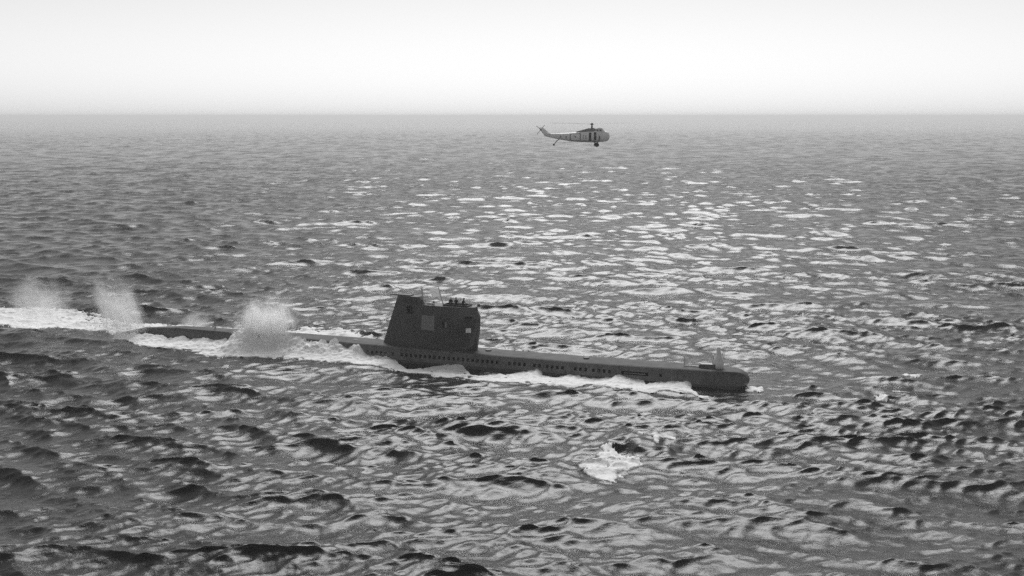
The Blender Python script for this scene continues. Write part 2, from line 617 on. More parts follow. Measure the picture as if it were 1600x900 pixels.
# sail ------------------------------------------------------------
def plan(uf, ua, hw, z, n=22):
    """teardrop outline, round in front, running to a thin tail"""
    L = ua - uf
    half = []
    for i in range(n + 1):
        t = 0.5 - 0.5 * math.cos(math.pi * i / n)
        y = hw * (math.sqrt(max(0.0, 1 - (1 - t / 0.24) ** 2)) if t < 0.24 else 1.0) * (1 if t < 0.36 else 1 - 0.84 * ((t - 0.36) / 0.64) ** 1.5)
        half.append((uf + L * t, y))
    pts = [(-u, -y, z) for u, y in half] + [(-u, y, z) for u, y in reversed(half[1:])]
    return pts[:]
def su(z):     # front and rear of the sail at height z
    f = interp(z, [(1.9, 34.50), (4.5, 34.15), (6.3, 34.05), (7.0, 34.35), (7.55, 34.5)])
    a_ = interp(z, [(1.9, 47.8), (8.6, 45.5)])
    return f, a_
bm = bmesh.new()
rings = []
for z in (1.85, 2.4, 3.2, 4.0, 4.8, 5.6, 6.3, 6.8, 7.2, 7.55):
    f, a_ = su(z)
    rings.append(plan(f, a_, interp(z, [(1.9, 1.5), (6, 1.42), (7.55, 1.3)]), z))
loft(bm, rings)
sail = bm_obj('sail', bm, M_SAIL, sub)
# openings cut out of the sail: bridge well, bridge windows, side openings
def cutter(parts):
    b2 = bmesh.new()
    for c_, s_ in parts:
        box(b2, c_, s_)
    me = bpy.data.meshes.new('cut')
    b2.to_mesh(me)
    b2.free()
    o = bpy.data.objects.new('cut', me)
    COL.objects.link(o)
    o.parent = sub
    return o
cuts = [((-37.2, 0, 7.1), (3.2, 1.3, 2.0)),
        ((-43.6, -0.8, 6.75), (0.9, 0.9, 1.0)),
        ((-38.55, -1.3, 5.25), (0.42, 0.7, 0.9)),
        ((-35.25, -1.0, 6.27), (0.85, 1.2, 0.32)),
        ((-34.35, -0.1, 7.3), (0.5, 1.2, 0.6))]
co_ = cutter(cuts)
md = sail.modifiers.new('cut', 'BOOLEAN')
md.object = co_
md.operation = 'DIFFERENCE'
md.solver = 'EXACT'
bpy.context.view_layer.update()
dg = bpy.context.evaluated_depsgraph_get()
me2 = bpy.data.meshes.new_from_object(sail.evaluated_get(dg))
sail.modifiers.clear()
sail.data = me2
bpy.data.objects.remove(co_)
me2.polygons.foreach_set('use_smooth', [True] * len(me2.polygons))
me2.set_sharp_from_angle(angle=R(28))

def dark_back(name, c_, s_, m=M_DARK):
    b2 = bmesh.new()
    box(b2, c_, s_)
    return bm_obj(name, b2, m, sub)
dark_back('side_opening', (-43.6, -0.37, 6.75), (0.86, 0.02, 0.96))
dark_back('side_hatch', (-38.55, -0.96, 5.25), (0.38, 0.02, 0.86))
dark_back('bridge_window', (-35.25, -0.5, 6.27), (0.8, 0.3, 0.28), M_GLASS)

def sail_side(u, z):
    f, a_ = su(z)
    pts = plan(f, a_, interp(z, [(1.9, 1.5), (6, 1.42), (7.55, 1.3)]), z)
    h = [(-p[0], -p[1]) for p in pts[:23]]
    return float(np.interp(u, [q[0] for q in h], [q[1] for q in h]))
def plate(name, u0, u1, z0, z1, m, proud=0.03, nu=6, nz=3):
    """a thin plate following the near side of the sail"""
    b2 = bmesh.new()
    lay = []
    for off in (-0.03, proud):
        lay.append([[b2.verts.new((-(u0 + (u1 - u0) * i / nu), -sail_side(u0 + (u1 - u0) * i / nu, z0 + (z1 - z0) * j / nz) - off,
                                   z0 + (z1 - z0) * j / nz)) for j in range(nz + 1)] for i in range(nu + 1)])
    for g_ in lay:
        for i in range(nu):
            for j in range(nz):
                b2.faces.new((g_[i][j], g_[i + 1][j], g_[i + 1][j + 1], g_[i][j + 1]))
    rim = [(i, 0) for i in range(nu)] + [(nu, j) for j in range(nz)] + [(i, nz) for i in range(nu, 0, -1)] + [(0, j) for j in range(nz, 0, -1)]
    for q in range(len(rim)):
        (i, j), (k, l) = rim[q], rim[(q + 1) % len(rim)]
        b2.faces.new((lay[0][i][j], lay[0][k][l], lay[1][k][l], lay[1][i][j]))
    return bm_obj(name, b2, m, sub)
o = plate('faded_panel', 39.85, 41.75, 4.35, 6.25, M_PATCH)
o['label'] = 'pale rectangular panel on the side of the sail'
plate('lit_window_plate', 34.95, 35.55, 4.35, 4.95, M_LIT_PALE)  # lit window made as a plate, its brightness painted pale
plate('hatch_door', 38.1, 38.32, 4.9, 5.6, M_PATCH)

# raised after part of the sail with its overhanging tail lip
bm = bmesh.new()
rings = []
for z, f, a_ in ((7.5, 41.7, 45.88), (7.8, 41.9, 45.75), (8.2, 42.25, 45.62), (8.5, 42.35, 45.52)):
    pts = []
    for t, y in ((0, 0.55), (0.04, 0.8), (0.3, 0.86), (0.6, 0.66), (0.85, 0.42), (1, 0.24)):
        pts.append((-(f + (a_ - f) * t), -y, z))
    pts += [(p[0], -p[1], p[2]) for p in reversed(pts)]
    rings.append(pts)
loft(bm, rings)
bm_obj('exhaust_housing', bm, M_SAIL, sub)
bm = bmesh.new()
loft(bm, [[(-43.6, -0.5, 8.5), (-43.6, 0.5, 8.5), (-43.6, 0.5, 8.62), (-43.6, -0.5, 8.62)],
          [(-45.5, -0.3, 8.46), (-45.5, 0.3, 8.46), (-45.5, 0.3, 8.62), (-45.5, -0.3, 8.62)],
          [(-46.7, -0.12, 8.5), (-46.7, 0.12, 8.5), (-46.7, 0.12, 8.6), (-46.7, -0.12, 8.6)]])
bm_obj('tail_lip', bm, M_SAIL, sub)
# rim of the bridge well
bm = bmesh.new()
for c_, s_ in (((-37.2, -0.72, 7.66), (3.4, 0.08, 0.22)), ((-37.2, 0.72, 7.66), (3.4, 0.08, 0.22)),
               ((-35.56, 0, 7.66), (0.08, 1.36, 0.22)), ((-38.84, 0, 7.66), (0.08, 1.36, 0.22))):
    box(bm, c_, s_)
bm_obj('bridge_coaming', bm, M_SAIL, sub)
bm = bmesh.new()
tube(bm, [(-40.6, 0.1, 7.5), (-40.6, 0.1, 7.95)], 0.16)
bm_obj('vent_post', bm, M_GREY, sub)
# periscope, flag staff, rail
bm = bmesh.new()
tube(bm, [(-41.75, -0.05, 7.4), (-42.0, -0.05, 8.2), (-42.2, -0.05, 9.7)], [0.17, 0.13, 0.10])
bm_obj('periscope', bm, M_MAST, sub)
bm = bmesh.new()
tube(bm, [(-41.7, -0.1, 7.56), (-41.1, -0.1, 7.66), (-40.4, -0.1, 7.62)], 0.11)
bm_obj('pipe_rail', bm, M_MAST, sub)
bm = bmesh.new()
tube(bm, [(-39.15, 0, 7.5), (-39.5, 0, 8.6), (-39.85, 0, 9.85)], [0.08, 0.07, 0.05])
bm_obj('flag_staff', bm, M_MAST, sub)
# small deck fittings
bm = bmesh.new()
tube(bm, [(-7.75, 0, 1.95), (-7.75, 0, 3.35)], [0.09, 0.06])
bm_obj('jack_staff', bm, M_MAST, sub)
bm = bmesh.new()
tube(bm, [(-7.7, -0.2, 2.06), (-7.2, -0.2, 2.16), (-5.9, -0.2, 2.12)], 0.07)
bm_obj('mooring_rail', bm, M_MAST, sub)
# sonar fairing: low base, round dome coloured as if sunlit, with a short pillar
bm = bmesh.new()
loft(bm, [[(x_, -w_, 1.95), (x_, -w_ * 0.9, 1.95 + h_), (x_, -w_ * 0.4, 2.02 + h_), (x_, w_ * 0.4, 2.02 + h_), (x_, w_ * 0.9, 1.95 + h_), (x_, w_, 1.95)]
          for x_, w_, h_ in ((-5.95, 0.35, 0.35), (-5.7, 0.55, 0.55), (-4.8, 0.62, 0.6), (-4.0, 0.6, 0.6), (-3.5, 0.4, 0.35))])
bm_obj('fairing_base', bm, M_HULL, sub)
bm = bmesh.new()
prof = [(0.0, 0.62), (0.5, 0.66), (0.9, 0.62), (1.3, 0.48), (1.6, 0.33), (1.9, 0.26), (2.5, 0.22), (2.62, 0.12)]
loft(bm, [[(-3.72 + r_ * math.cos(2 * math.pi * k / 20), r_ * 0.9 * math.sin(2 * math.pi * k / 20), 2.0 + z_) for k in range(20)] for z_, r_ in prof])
o = bm_obj('sonar_dome', bm, M_LIT_PALE, sub, True)
o['label'] = 'rounded sonar dome coloured sunlit white, with a short pillar on the bow'
bm = bmesh.new()
tube(bm, [(-4.35, 0.1, 2.5), (-4.35, 0.1, 3.6)], 0.12)
bm_obj('sonar_post', bm, M_MAST, sub)
# two thin rods standing on the stern
for u, h_ in ((74.1, 1.7), (68.1, 2.0)):
    bm = bmesh.new()
    tube(bm, [(-u, 0, 2.0), (-u, 0, 2.05 + h_)], 0.07)
    bm_obj('stern_rod', bm, M_GREY, sub)
# after deck hatch and bollards
for u in (20.0, 33.0, 52.0):
    bm = bmesh.new()
    bmesh.ops.create_cone(bm, cap_ends=True, segments=16, radius1=0.42, radius2=0.36, depth=0.22, matrix=Matrix.Translation((-u, 0.1, 2.03)))
    bm_obj('deck_hatch', bm, M_HULL, sub)

# ------------------------------------------------------------------ flag
def sub_pt(x, y, z):
    c_, s_ = AX
    return Vector((BOW[0] + x * c_ - y * s_, BOW[1] + x * s_ + y * c_, z))
bm = bmesh.new()
n = 10
top = Vector((-39.8, 0, 9.7))
bot = Vector((-39.48, 0, 8.5))
lay = []
for off in (0.0, 0.02):
    g_ = []
    for i in range(n + 1):
        row = []
        for j in range(n + 1):
            t, q = i / n, j / n
            p = top.lerp(bot, q)
            x_ = p.x - 0.06 - 1.25 * t
            y_ = 0.14 * math.sin(t * 7 + q * 1.5) * t + off
            z_ = p.z - 0.22 * t * t - 0.12 * t * (1 - q)
            row.append(bm.verts.new((x_, y_, z_)))
        g_.append(row)
    lay.append(g_)
for g_ in lay:
    for i in range(n):
        for j in range(n):
            bm.faces.new((g_[i][j], g_[i + 1][j], g_[i + 1][j + 1], g_[i][j + 1]))
rim = [(i, 0) for i in range(n)] + [(n, j) for j in range(n)] + [(i, n) for i in range(n, 0, -1)] + [(0, j) for j in range(n, 0, -1)]
for q in range(len(rim)):
    (i, j), (k, l) = rim[q], rim[(q + 1) % len(rim)]
    bm.faces.new((lay[0][i][j], lay[0][k][l], lay[1][k][l], lay[1][i][j]))
flag = bm_obj('flag', bm, M_WHITE, None, True)
flag.location = (BOW[0], BOW[1], 0)
flag.rotation_euler = (0, 0, math.atan2(AX[1], AX[0]))
tag(flag, 'small pale flag blowing from the thin staff on top of the sail', 'flag')

# ------------------------------------------------------------------ people on the bridge
def person(loc, rz, label, lean=0.0, arm=0.4, cap_m=M_CLOTH, coat=M_CLOTH):
    vs, es, rad = [], [], []
    def add(p, r, par=None):
        vs.append(p)
        rad.append(r)
        if par is not None:
            es.append((par, len(vs) - 1))
        return len(vs) - 1
    L_ = lean
    pel = add((0, 0, 0.95), 0.15)
    sp = add((0.05 * L_, 0, 1.18), 0.15, pel)
    ch = add((0.15 * L_, 0, 1.38), 0.17, sp)
    nk = add((0.2 * L_, 0, 1.53), 0.06, ch)
    hd = add((0.22 * L_ + 0.02, 0, 1.64), 0.085, nk)
    add((0.22 * L_ + 0.02, 0, 1.75), 0.075, hd)
    for s in (-1, 1):
        hp = add((0, s * 0.1, 0.88), 0.105, pel)
        kn = add((0.04, s * 0.12, 0.48), 0.07, hp)
        an = add((0, s * 0.12, 0.09), 0.05, kn)
        add((0.15, s * 0.13, 0.04), 0.045, an)
        sh = add((0.14 * L_, s * 0.2, 1.42), 0.075, ch)
        el = add((0.05 + 0.15 * L_, s * 0.27, 1.15), 0.05, sh)
        wr = add((0.1 + arm * 0.25 + 0.15 * L_, s * 0.22, 1.02 + arm * 0.15), 0.035, el)
        pm = add((0.17 + arm * 0.27 + 0.15 * L_, s * 0.21, 1.02 + arm * 0.15), 0.036, wr)
        for q in range(4):
            f1 = add((0.225 + arm * 0.27 + 0.15 * L_, s * (0.18 + 0.02 * q), 1.02 + arm * 0.15), 0.010, pm)
            add((0.265 - 0.006 * abs(q - 1.5) + arm * 0.27 + 0.15 * L_, s * (0.178 + 0.021 * q), 0.985 + arm * 0.15), 0.008, f1)
        add((0.19 + arm * 0.27 + 0.15 * L_, s * 0.155, 1.0 + arm * 0.15), 0.010, pm)
    me = bpy.data.meshes.new('body')
    me.from_pydata(vs, es, [])
    tmp = bpy.data.objects.new('person', me)
    COL.objects.link(tmp)
    mdf = tmp.modifiers.new('skin', 'SKIN')
    for k, sv in enumerate(me.skin_vertices[0].data):
        sv.radius = (rad[k], rad[k])
    me.skin_vertices[0].data[0].use_root = True
    tmp.modifiers.new('sub', 'SUBSURF').levels = 1
    bpy.context.view_layer.update()
    ev = tmp.evaluated_get(bpy.context.evaluated_depsgraph_get())
    body = bpy.data.meshes.new_from_object(ev)
    tmp.modifiers.clear()
    tmp.data = body
    body.materials.clear()
    body.materials.append(coat)
    body.materials.append(M_SKIN)
    hx = 0.22 * L_ + 0.02
    for pl in body.polygons:
        pl.use_smooth = True
        cz = pl.center
        pl.material_index = 1 if (cz.z > 1.55 or (abs(cz.z - 1.01 - arm * 0.15) < 0.08 and cz.x > 0.13 + arm * 0.26 + 0.15 * L_)) else 0
    tmp.location = loc
    tmp.rotation_euler = (0, 0, rz)
    b2 = bmesh.new()
    prof = [(-0.03, 0.098), (0.02, 0.102), (0.05, 0.13), (0.075, 0.12), (0.085, 0.02)]
    loft(b2, [[(hx + r_ * math.cos(2 * math.pi * k / 14), r_ * math.sin(2 * math.pi * k / 14), 1.74 + z_) for k in range(14)] for z_, r_ in prof])
    bm_obj('cap', b2, cap_m, tmp, True)
    for sx in (-1, 1):
        b2 = bmesh.new()
        bmesh.ops.create_uvsphere(b2, u_segments=8, v_segments=6, radius=0.013, matrix=Matrix.Translation((hx + 0.085, sx * 0.033, 1.665)))
        bm_obj('eye', b2, M_DARK, tmp)
    b2 = bmesh.new()
    bmesh.ops.create_cone(b2, cap_ends=True, segments=6, radius1=0.02, radius2=0.006, depth=0.05,
                          matrix=Matrix.Translation((hx + 0.095, 0, 1.635)) @ Matrix.Rotation(R(20), 4, 'Y'))
    bm_obj('nose', b2, M_SKIN, tmp)
    tag(tmp, label, 'person', 'people standing on the bridge')
    return tmp
hd_ = math.atan2(AX[1], AX[0])
person(sub_pt(-38.05, -0.25, 6.85), hd_ - 0.6, 'person in dark coat on the bridge, nearest to the flag staff', 0.2, 0.6, M_WHITE)
person(sub_pt(-37.3, -0.2, 6.85), hd_ - 1.2, 'person in dark coat on the bridge, between the two others', 0.6, 0.9)
person(sub_pt(-36.45, -0.15, 6.8), hd_ - 0.2, 'person in dark coat on the bridge, nearest to the front of the sail', 0.9, 0.8)

# ------------------------------------------------------------------ helicopter
HX, HY = 16.0, 233.0
heli = empty('helicopter', (HX, HY, 25.35), 0.0)
tag(heli, 'pale helicopter with dark markings hovering over the sea near the horizon', 'helicopter')
def hsec(x, zb, zt, hw, n=20, p=2.6):
    zc, hh = (zb + zt) / 2 - 25.35, (zt - zb) / 2
    out = []
    for k in range(n):
        a_ = 2 * math.pi * k / n
        ca, sa = math.cos(a_), math.sin(a_)
        out.append((x - HX, hw * math.copysign(abs(ca) ** (2 / p), ca), zc + hh * math.copysign(abs(sa) ** (2 / p), sa)))
    return out
BODY = [(19.56, 27.25, 27.6, 0.12), (19.48, 26.9, 28.0, 0.45), (19.25, 26.6, 28.3, 0.68), (18.7, 26.4, 28.5, 0.86), (17.9, 26.3, 28.6, 0.95), (16.5, 26.25, 28.65, 0.97),
        (15.0, 26.25, 28.5, 0.95), (13.2, 26.3, 28.3, 0.88), (11.6, 26.45, 28.15, 0.75), (10.0, 26.75, 28.05, 0.55),
        (8.6, 27.0, 28.0, 0.40), (7.2, 27.3, 28.05, 0.28), (6.4, 27.55, 28.1, 0.2)]
bm = bmesh.new()
loft(bm, [hsec(*s_) for s_ in BODY])
fus = bm_obj('fuselage', bm, M_HELI, heli, True)
def hw_at(x, z):
    zb = np.interp(-x, [-s_[0] for s_ in BODY], [s_[1] for s_ in BODY])
    zt = np.interp(-x, [-s_[0] for s_ in BODY], [s_[2] for s_ in BODY])
    hw = np.interp(-x, [-s_[0] for s_ in BODY], [s_[3] for s_ in BODY])
    q = min(0.999, abs((z - (zb + zt) / 2) / ((zt - zb) / 2)))
    return float(hw * (1 - q ** 2.6) ** (1 / 2.6))
def hplate(name, pts, m, proud=0.02, sides=(-1,)):
    """a thin plate on the helicopter's side; pts are (x, z) round its outline"""
    for s in sides:
        b2 = bmesh.new()
        ins = [b2.verts.new((x - HX, s * (hw_at(x, z) - 0.04), z - 25.35)) for x, z in pts]
        outv = [b2.verts.new((x - HX, s * (hw_at(x, z) + proud), z - 25.35)) for x, z in pts]
        b2.faces.new(ins)
        b2.faces.new(outv)
        for k in range(len(pts)):
            b2.faces.new((ins[k], ins[(k + 1) % len(pts)], outv[(k + 1) % len(pts)], outv[k]))
        bm_obj(name, b2, m, heli)
def hrect(name, x0, x1, z0, z1, m, proud=0.02):
    n = 8
    for i in range(1):
        pts = [(x0, z0 + (z1 - z0) * j / n) for j in range(n + 1)] + [(x1, z1 - (z1 - z0) * j / n) for j in range(n + 1)]
        b2 = bmesh.new()
        A = [[b2.verts.new((x - HX, -(hw_at(x, z0 + (z1 - z0) * j / n) + off), z0 + (z1 - z0) * j / n - 25.35)) for j in range(n + 1)]
             for off in (-0.04, proud) for x in (x0, x1)]
        for q in (0, 2):
            for j in range(n):
                b2.faces.new((A[q][j], A[q][j + 1], A[q + 1][j + 1], A[q + 1][j]))
        for j in range(n):
            b2.faces.new((A[0][j], A[0][j + 1], A[2][j + 1], A[2][j]))
            b2.faces.new((A[1][j], A[1][j + 1], A[3][j + 1], A[3][j]))
        b2.faces.new((A[0][0], A[1][0], A[3][0], A[2][0]))
        b2.faces.new((A[0][n], A[1][n], A[3][n], A[2][n]))
        bm_obj(name, b2, m, heli)
M_HD = flat('helicopter_dark_paint', 0.05, 0.5)
M_HG = flat('helicopter_grey_paint', 0.22, 0.5)
# dark outlines and marks on the side
hrect('marking', 11.55, 11.75, 26.7, 28.0, M_HG)
hrect('marking', 13.55, 13.75, 26.5, 28.15, M_HG)
hrect('marking', 11.75, 13.55, 27.95, 28.08, M_HG)
hrect('marking', 11.75, 13.55, 26.5, 26.62, M_HD)
hrect('marking', 12.5, 12.8, 27.2, 27.5, M_HG)
hrect('marking', 13.75, 16.9, 26.42, 26.6, M_HD)
hrect('marking', 14.2, 14.32, 26.9, 27.7, M_HG)
hrect('marking', 14.7, 14.82, 26.9, 27.7, M_HG)
hrect('marking', 10.7, 10.95, 27.0, 27.5, M_HG)
hrect('marking', 9.6, 9.8, 27.15, 27.6, M_HG)
hrect('cabin_door', 15.35, 15.85, 26.6, 28.2, M_DARK)
hrect('cabin_window', 16.35, 16.85, 26.7, 28.25, M_GLASS)
hrect('exhaust_panel', 17.35, 17.55, 26.6, 27.6, M_HD)
# cockpit and gearbox fairing on top
bm = bmesh.new()
loft(bm, [[(x - HX, y, z - 25.35) for y, z in ((-w_, 28.3), (-w_ * 0.92, 28.3 + h_ * 0.6), (-w_ * 0.6, 28.3 + h_), (w_ * 0.6, 28.3 + h_), (w_ * 0.92, 28.3 + h_ * 0.6), (w_, 28.3))]
          for x, w_, h_ in ((12.8, 0.3, 0.1), (14.0, 0.5, 0.4), (15.2, 0.65, 0.72), (16.4, 0.7, 0.8), (16.75, 0.6, 0.6))])
bm_obj('gearbox_fairing', bm, M_HG, heli)
bm = bmesh.new()
loft(bm, [[(x - HX, y, z - 25.35) for y, z in ((-w_, 28.3), (-w_, 28.3 + h_ * 0.6), (-w_ * 0.7, 28.3 + h_), (w_ * 0.7, 28.3 + h_), (w_, 28.3 + h_ * 0.6), (w_, 28.3))]
          for x, w_, h_ in ((16.8, 0.72, 0.7), (17.4, 0.82, 0.85), (18.0, 0.8, 0.75), (18.6, 0.6, 0.15))])
bm_obj('cockpit', bm, M_HELI, heli)
for x_ in (17.05, 17.65):
    bm = bmesh.new()
    box(bm, (x_ - HX, -0.82, 28.66 - 25.35), (0.4, 0.06, 0.34))
    bm_obj('cockpit_window', bm, M_GLASS, heli)
bm = bmesh.new()
tube(bm, [(0, 0, 3.7), (0.02, 0, 4.55)], [0.2, 0.12])
bmesh.ops.create_cone(bm, cap_ends=True, segments=12, radius1=0.32, radius2=0.26, depth=0.28, matrix=Matrix.Translation((0.02, 0, 4.5)))
hub = bm_obj('rotor_hub', bm, M_HD, heli)
for k in range(4):
    a_ = R(176 + 90 * k)
    bm = bmesh.new()
    d_ = Vector((math.cos(a_), math.sin(a_), 0))
    s_ = Vector((-math.sin(a_), math.cos(a_), 0))
    rings = []
    for r_ in (0.25, 0.7, 1.2, 3.0, 5.0, 7.0, 8.4):
        ch_ = 0.08 if r_ < 1 else 0.2
        zz = 4.5 + 0.06 * r_ - 0.004 * r_ * r_
        c_ = d_ * r_ + Vector((0.02, 0, zz))
        rings.append([c_ + s_ * ch_ + Vector((0, 0, 0.02)), c_ + s_ * ch_ * 0.3 + Vector((0, 0, 0.05)), c_ - s_ * ch_,
                      c_ + s_ * ch_ * 0.3 - Vector((0, 0, 0.02))])
    loft(bm, rings)
    bm_obj('rotor_blade', bm, M_HG, heli)
# tail fin, tail rotor
bm = bmesh.new()
loft(bm, [[(x0_ - HX, -t_, z_ - 25.35), (x1_ - HX, -t_, z_ - 25.35), (x1_ - HX, t_, z_ - 25.35), (x0_ - HX, t_, z_ - 25.35)]
          for x0_, x1_, z_, t_ in ((6.5, 8.3, 27.6, 0.16), (5.9, 7.2, 28.3, 0.13), (5.35, 6.2, 29.2, 0.08))])
bm_obj('tail_fin', bm, M_HELI, heli)
bm = bmesh.new()
tube(bm, [(5.75 - HX, -0.45, 28.75 - 25.35), (5.75 - HX, 0.05, 28.75 - 25.35)], 0.16)
trh = bm_obj('tail_rotor', bm, M_HD, heli)
for k in range(4):
    bm = bmesh.new()
    a_ = R(50 + 90 * k)
    p0 = Vector((5.75 - HX, -0.4, 28.75 - 25.35))
    d_ = Vector((math.cos(a_), 0, math.sin(a_)))
    s_ = Vector((-math.sin(a_), 0, math.cos(a_)))
    loft(bm, [[p0 + d_ * r_ + s_ * 0.07 + Vector((0, 0.015, 0)), p0 + d_ * r_ + s_ * 0.07 - Vector((0, 0.015, 0)),
               p0 + d_ * r_ - s_ * 0.07 - Vector((0, 0.015, 0)), p0 + d_ * r_ - s_ * 0.07 + Vector((0, 0.015, 0))] for r_ in (0.1, 1.2)])
    bm_obj('blade', bm, M_HELI, trh)
bm = bmesh.new()
box(bm, (7.4 - HX, 0, 28.0 - 25.35), (0.6, 2.6, 0.06))
bm_obj('tailplane', bm, M_HELI, heli)
# undercarriage
for s in (-1, 1):
    bm = bmesh.new()
    bmesh.ops.create_cone(bm, cap_ends=True, segments=20, radius1=0.40, radius2=0.40, depth=0.24,
                          matrix=Matrix.Translation((0.95, s * 1.7, 0.40)) @ Matrix.Rotation(R(90), 4, 'X'))
    wh = bm_obj('main_wheel', bm, M_BLACK, heli)
    bm = bmesh.new()
    tube(bm, [(0.95, s * 1.5, 0.42), (1.55, s * 0.92, 1.9)], 0.09)
    tube(bm, [(0.95, s * 1.5, 0.42), (0.4, s * 0.8, 1.15)], 0.06)
    bm_obj('landing_strut', bm, M_HD, heli)
bm = bmesh.new()
bmesh.ops.create_cone(bm, cap_ends=True, segments=16, radius1=0.2, radius2=0.2, depth=0.16,
                      matrix=Matrix.Translation((8.4 - HX, 0, 0.42)) @ Matrix.Rotation(R(90), 4, 'X'))
bm_obj('tail_wheel', bm, M_BLACK, heli)
bm = bmesh.new()
tube(bm, [(8.4 - HX, 0, 0.42), (9.0 - HX, 0, 1.2), (9.5 - HX, 0, 1.55)], 0.08)
bm_obj('tail_strut', bm, M_HD, heli)

# ------------------------------------------------------------------ foam
def fnoise(x, y, s, seed=0.0):
    """a few octaves of value noise on arrays"""
    out = np.empty(len(x))
    for i in range(len(x)):
        out[i] = mnoise.fractal((x[i] * s + seed, y[i] * s - seed, seed * 0.37), 0.6, 2.1, 4)
    return out

def foam_sheet(name, u, v, z_extra, keep, lump=0.25, lift=0.06):
    """u, v, z_extra, keep are 2-D arrays; a lumpy sheet of froth lying on the sea"""
    nu, nv = u.shape
    x, y = to_world(u.ravel(), v.ravel())
    X, Y, Z = sea_at(x, y, 0.45)
    n1 = fnoise(x, y, 0.45, 3.1)
    n2 = fnoise(x, y, 1.9, 8.4)
    # streaks drawn out along the hull
    n3 = fnoise(u.ravel() * 0.25, v.ravel() * 1.1, 1.3, 2.2)
    ze = z_extra.ravel()
    Z = Z + lift + ze * (1 + 0.35 * n1) + lump * (0.6 * n1 + 0.55 * n2)
    kp = keep.ravel() + 0.5 * n1 + 0.4 * n2 + 0.45 * n3
    # the sheet dips under the water where it ends
    Z = np.where(kp > 0, Z, Z - 0.5)
    idx = np.arange(nu * nv).reshape(nu, nv)
    q = np.stack([idx[:-1, :-1], idx[1:, :-1], idx[1:, 1:], idx[:-1, 1:]], -1).reshape(-1, 4)
    q = q[(kp[q] > 0).sum(1) >= 2]
    used = np.unique(q)
    remap = np.zeros(nu * nv, np.int64)
    remap[used] = np.arange(len(used))
    o = link(name, np_mesh(name, np.stack([X, Y, Z], 1)[used], remap[q]), M_FOAM)
    return o

OUT = [(3.0, 3.0), (4.8, 4.3), (8.0, 5.2), (11.3, 7.0), (16.4, 8.0), (18.0, 6.2), (19.2, 7.8), (23.5, 8.0), (26.8, 7.9), (30.4, 7.1), (33.5, 7.6), (36.9, 7.6),
       (40, 6.2), (43.6, 6.1), (46.7, 5.6), (50.9, 6.2), (55.4, 5.6), (58.4, 5.6), (61.7, 5.2), (65.6, 5.4), (69.3, 6.9), (72, 6.0), (77.4, 5.6), (83.1, 5.2), (86, 3.2), (89, 0.4), (96, -1.6), (101, -1.7), (106, -0.6), (118, 0.0)]
TOP = [(4.5, -0.6), (6.1, -0.2), (6.6, 0.7), (8.7, 0.5), (11.6, -0.1), (12.2, 0.2), (15.7, 0.7), (16, 0.4), (18.9, 0.2), (21.4, 0.4), (22.6, 0.0), (24.6, 0.0), (25.3, 0.6), (27.9, 0.1), (28.9, -0.4),
       (32.7, -0.8), (34.1, -0.3), (36, 0.4), (37.6, 0.3), (38.5, -0.1), (41.5, -0.7), (43.5, -0.3), (44.8, 0.2), (45.9, 0.8), (49.4, 0.8), (50.5, 1.6), (54, 1.75),
       (57.4, 2.0), (62.9, 2.0), (64.7, 2.3), (70.0, 2.3), (70.6, 1.0), (76, 0.8), (82, 0.8), (84, 0.9), (90, 0.9), (96, 0.6), (118, 0.3)]
uu = np.arange(3.0, 90.0, 0.16)
tt = np.linspace(0, 1, 46)
U, T = np.meshgrid(uu, tt, indexing='ij')
vo = np.interp(uu, *zip(*OUT))[:, None]
zt = np.interp(uu, *zip(*TOP))[:, None]
vin = np.where(zt > 0.15, 1.6, 2.4 + (0.15 - zt) * 3.6)
vo2 = np.maximum(vo, vin + 0.5)
V = vin + (vo2 + 0.6 - vin) * T
zex = np.maximum(zt, 0.05) * (1 - T) ** 1.8
keep = np.minimum(1.15 * (1 - T) ** 0.7 * 2.2 - 0.45, 0.9) * np.where(zt > -0.2, 1, 0.6) - np.where(zt < -0.4, 0.25 * (1 - T), 0)
near = foam_sheet('side_wash', U, V, zex, keep, 0.14)
tag(near, 'white foaming wash boiling along the near side of the submarine', 'foam')

# wash on the far side, seen over the deck
FAR = [(14, 5), (18.9, 8.9), (20.4, 9.6), (24.6, 10.6), (29, 10), (33, 9.6), (38, 9.6), (47, 10), (53, 11.0), (60, 14.6), (66, 15.4), (72, 13.6), (80, 10), (86, 9)]
uu = np.arange(14.0, 88.0, 0.22)
U, T = np.meshgrid(uu, np.linspace(0, 1, 52), indexing='ij')
vo = np.interp(uu, *zip(*FAR))[:, None]
V = -(1.2 + (vo + 0.5 - 1.2) * T)
st = np.interp(uu, [14, 30, 42, 50, 70, 80, 88], [0.1, 0.1, 0.1, 0.8, 0.8, 0.2, 0.5])[:, None]
keep = 1.3 * (1 - T) ** 0.6 * (0.5 + st) - 0.35 + st * 0.2
far = foam_sheet('far_wash', U, V, 0.25 * (1 - T) + 0 * U, keep, 0.16)
tag(far, 'strip of white foam on the far side of the submarine behind its deck', 'foam')

# stern wake
uu = np.arange(84.0, 128.0, 0.2)
U, T = np.meshgrid(uu, np.linspace(0, 1, 90), indexing='ij')
v_lo = np.interp(uu, [84, 89, 96, 106, 128], [3.4, 0.4, -1.6, -0.4, 1.0])[:, None]
v_hi = np.interp(uu, [84, 91, 97, 105, 117, 128], [-9, -9.6, -10.5, -12.2, -13.2, -14])[:, None]
V = v_lo + 0.5 + (v_hi - 0.5 - v_lo) * T
keep = 1.3 * np.sin(np.pi * np.clip(T, 0, 1)) ** 0.5 - 0.35 - 0.1 * sstep(105, 128, U)
wake = foam_sheet('stern_wake', U, V, 0.5 * np.sin(np.pi * T) ** 0.7 * np.exp(-(U - 86) / 25), keep, 0.2)
tag(wake, 'broad white wake of foam trailing behind the stern', 'foam')

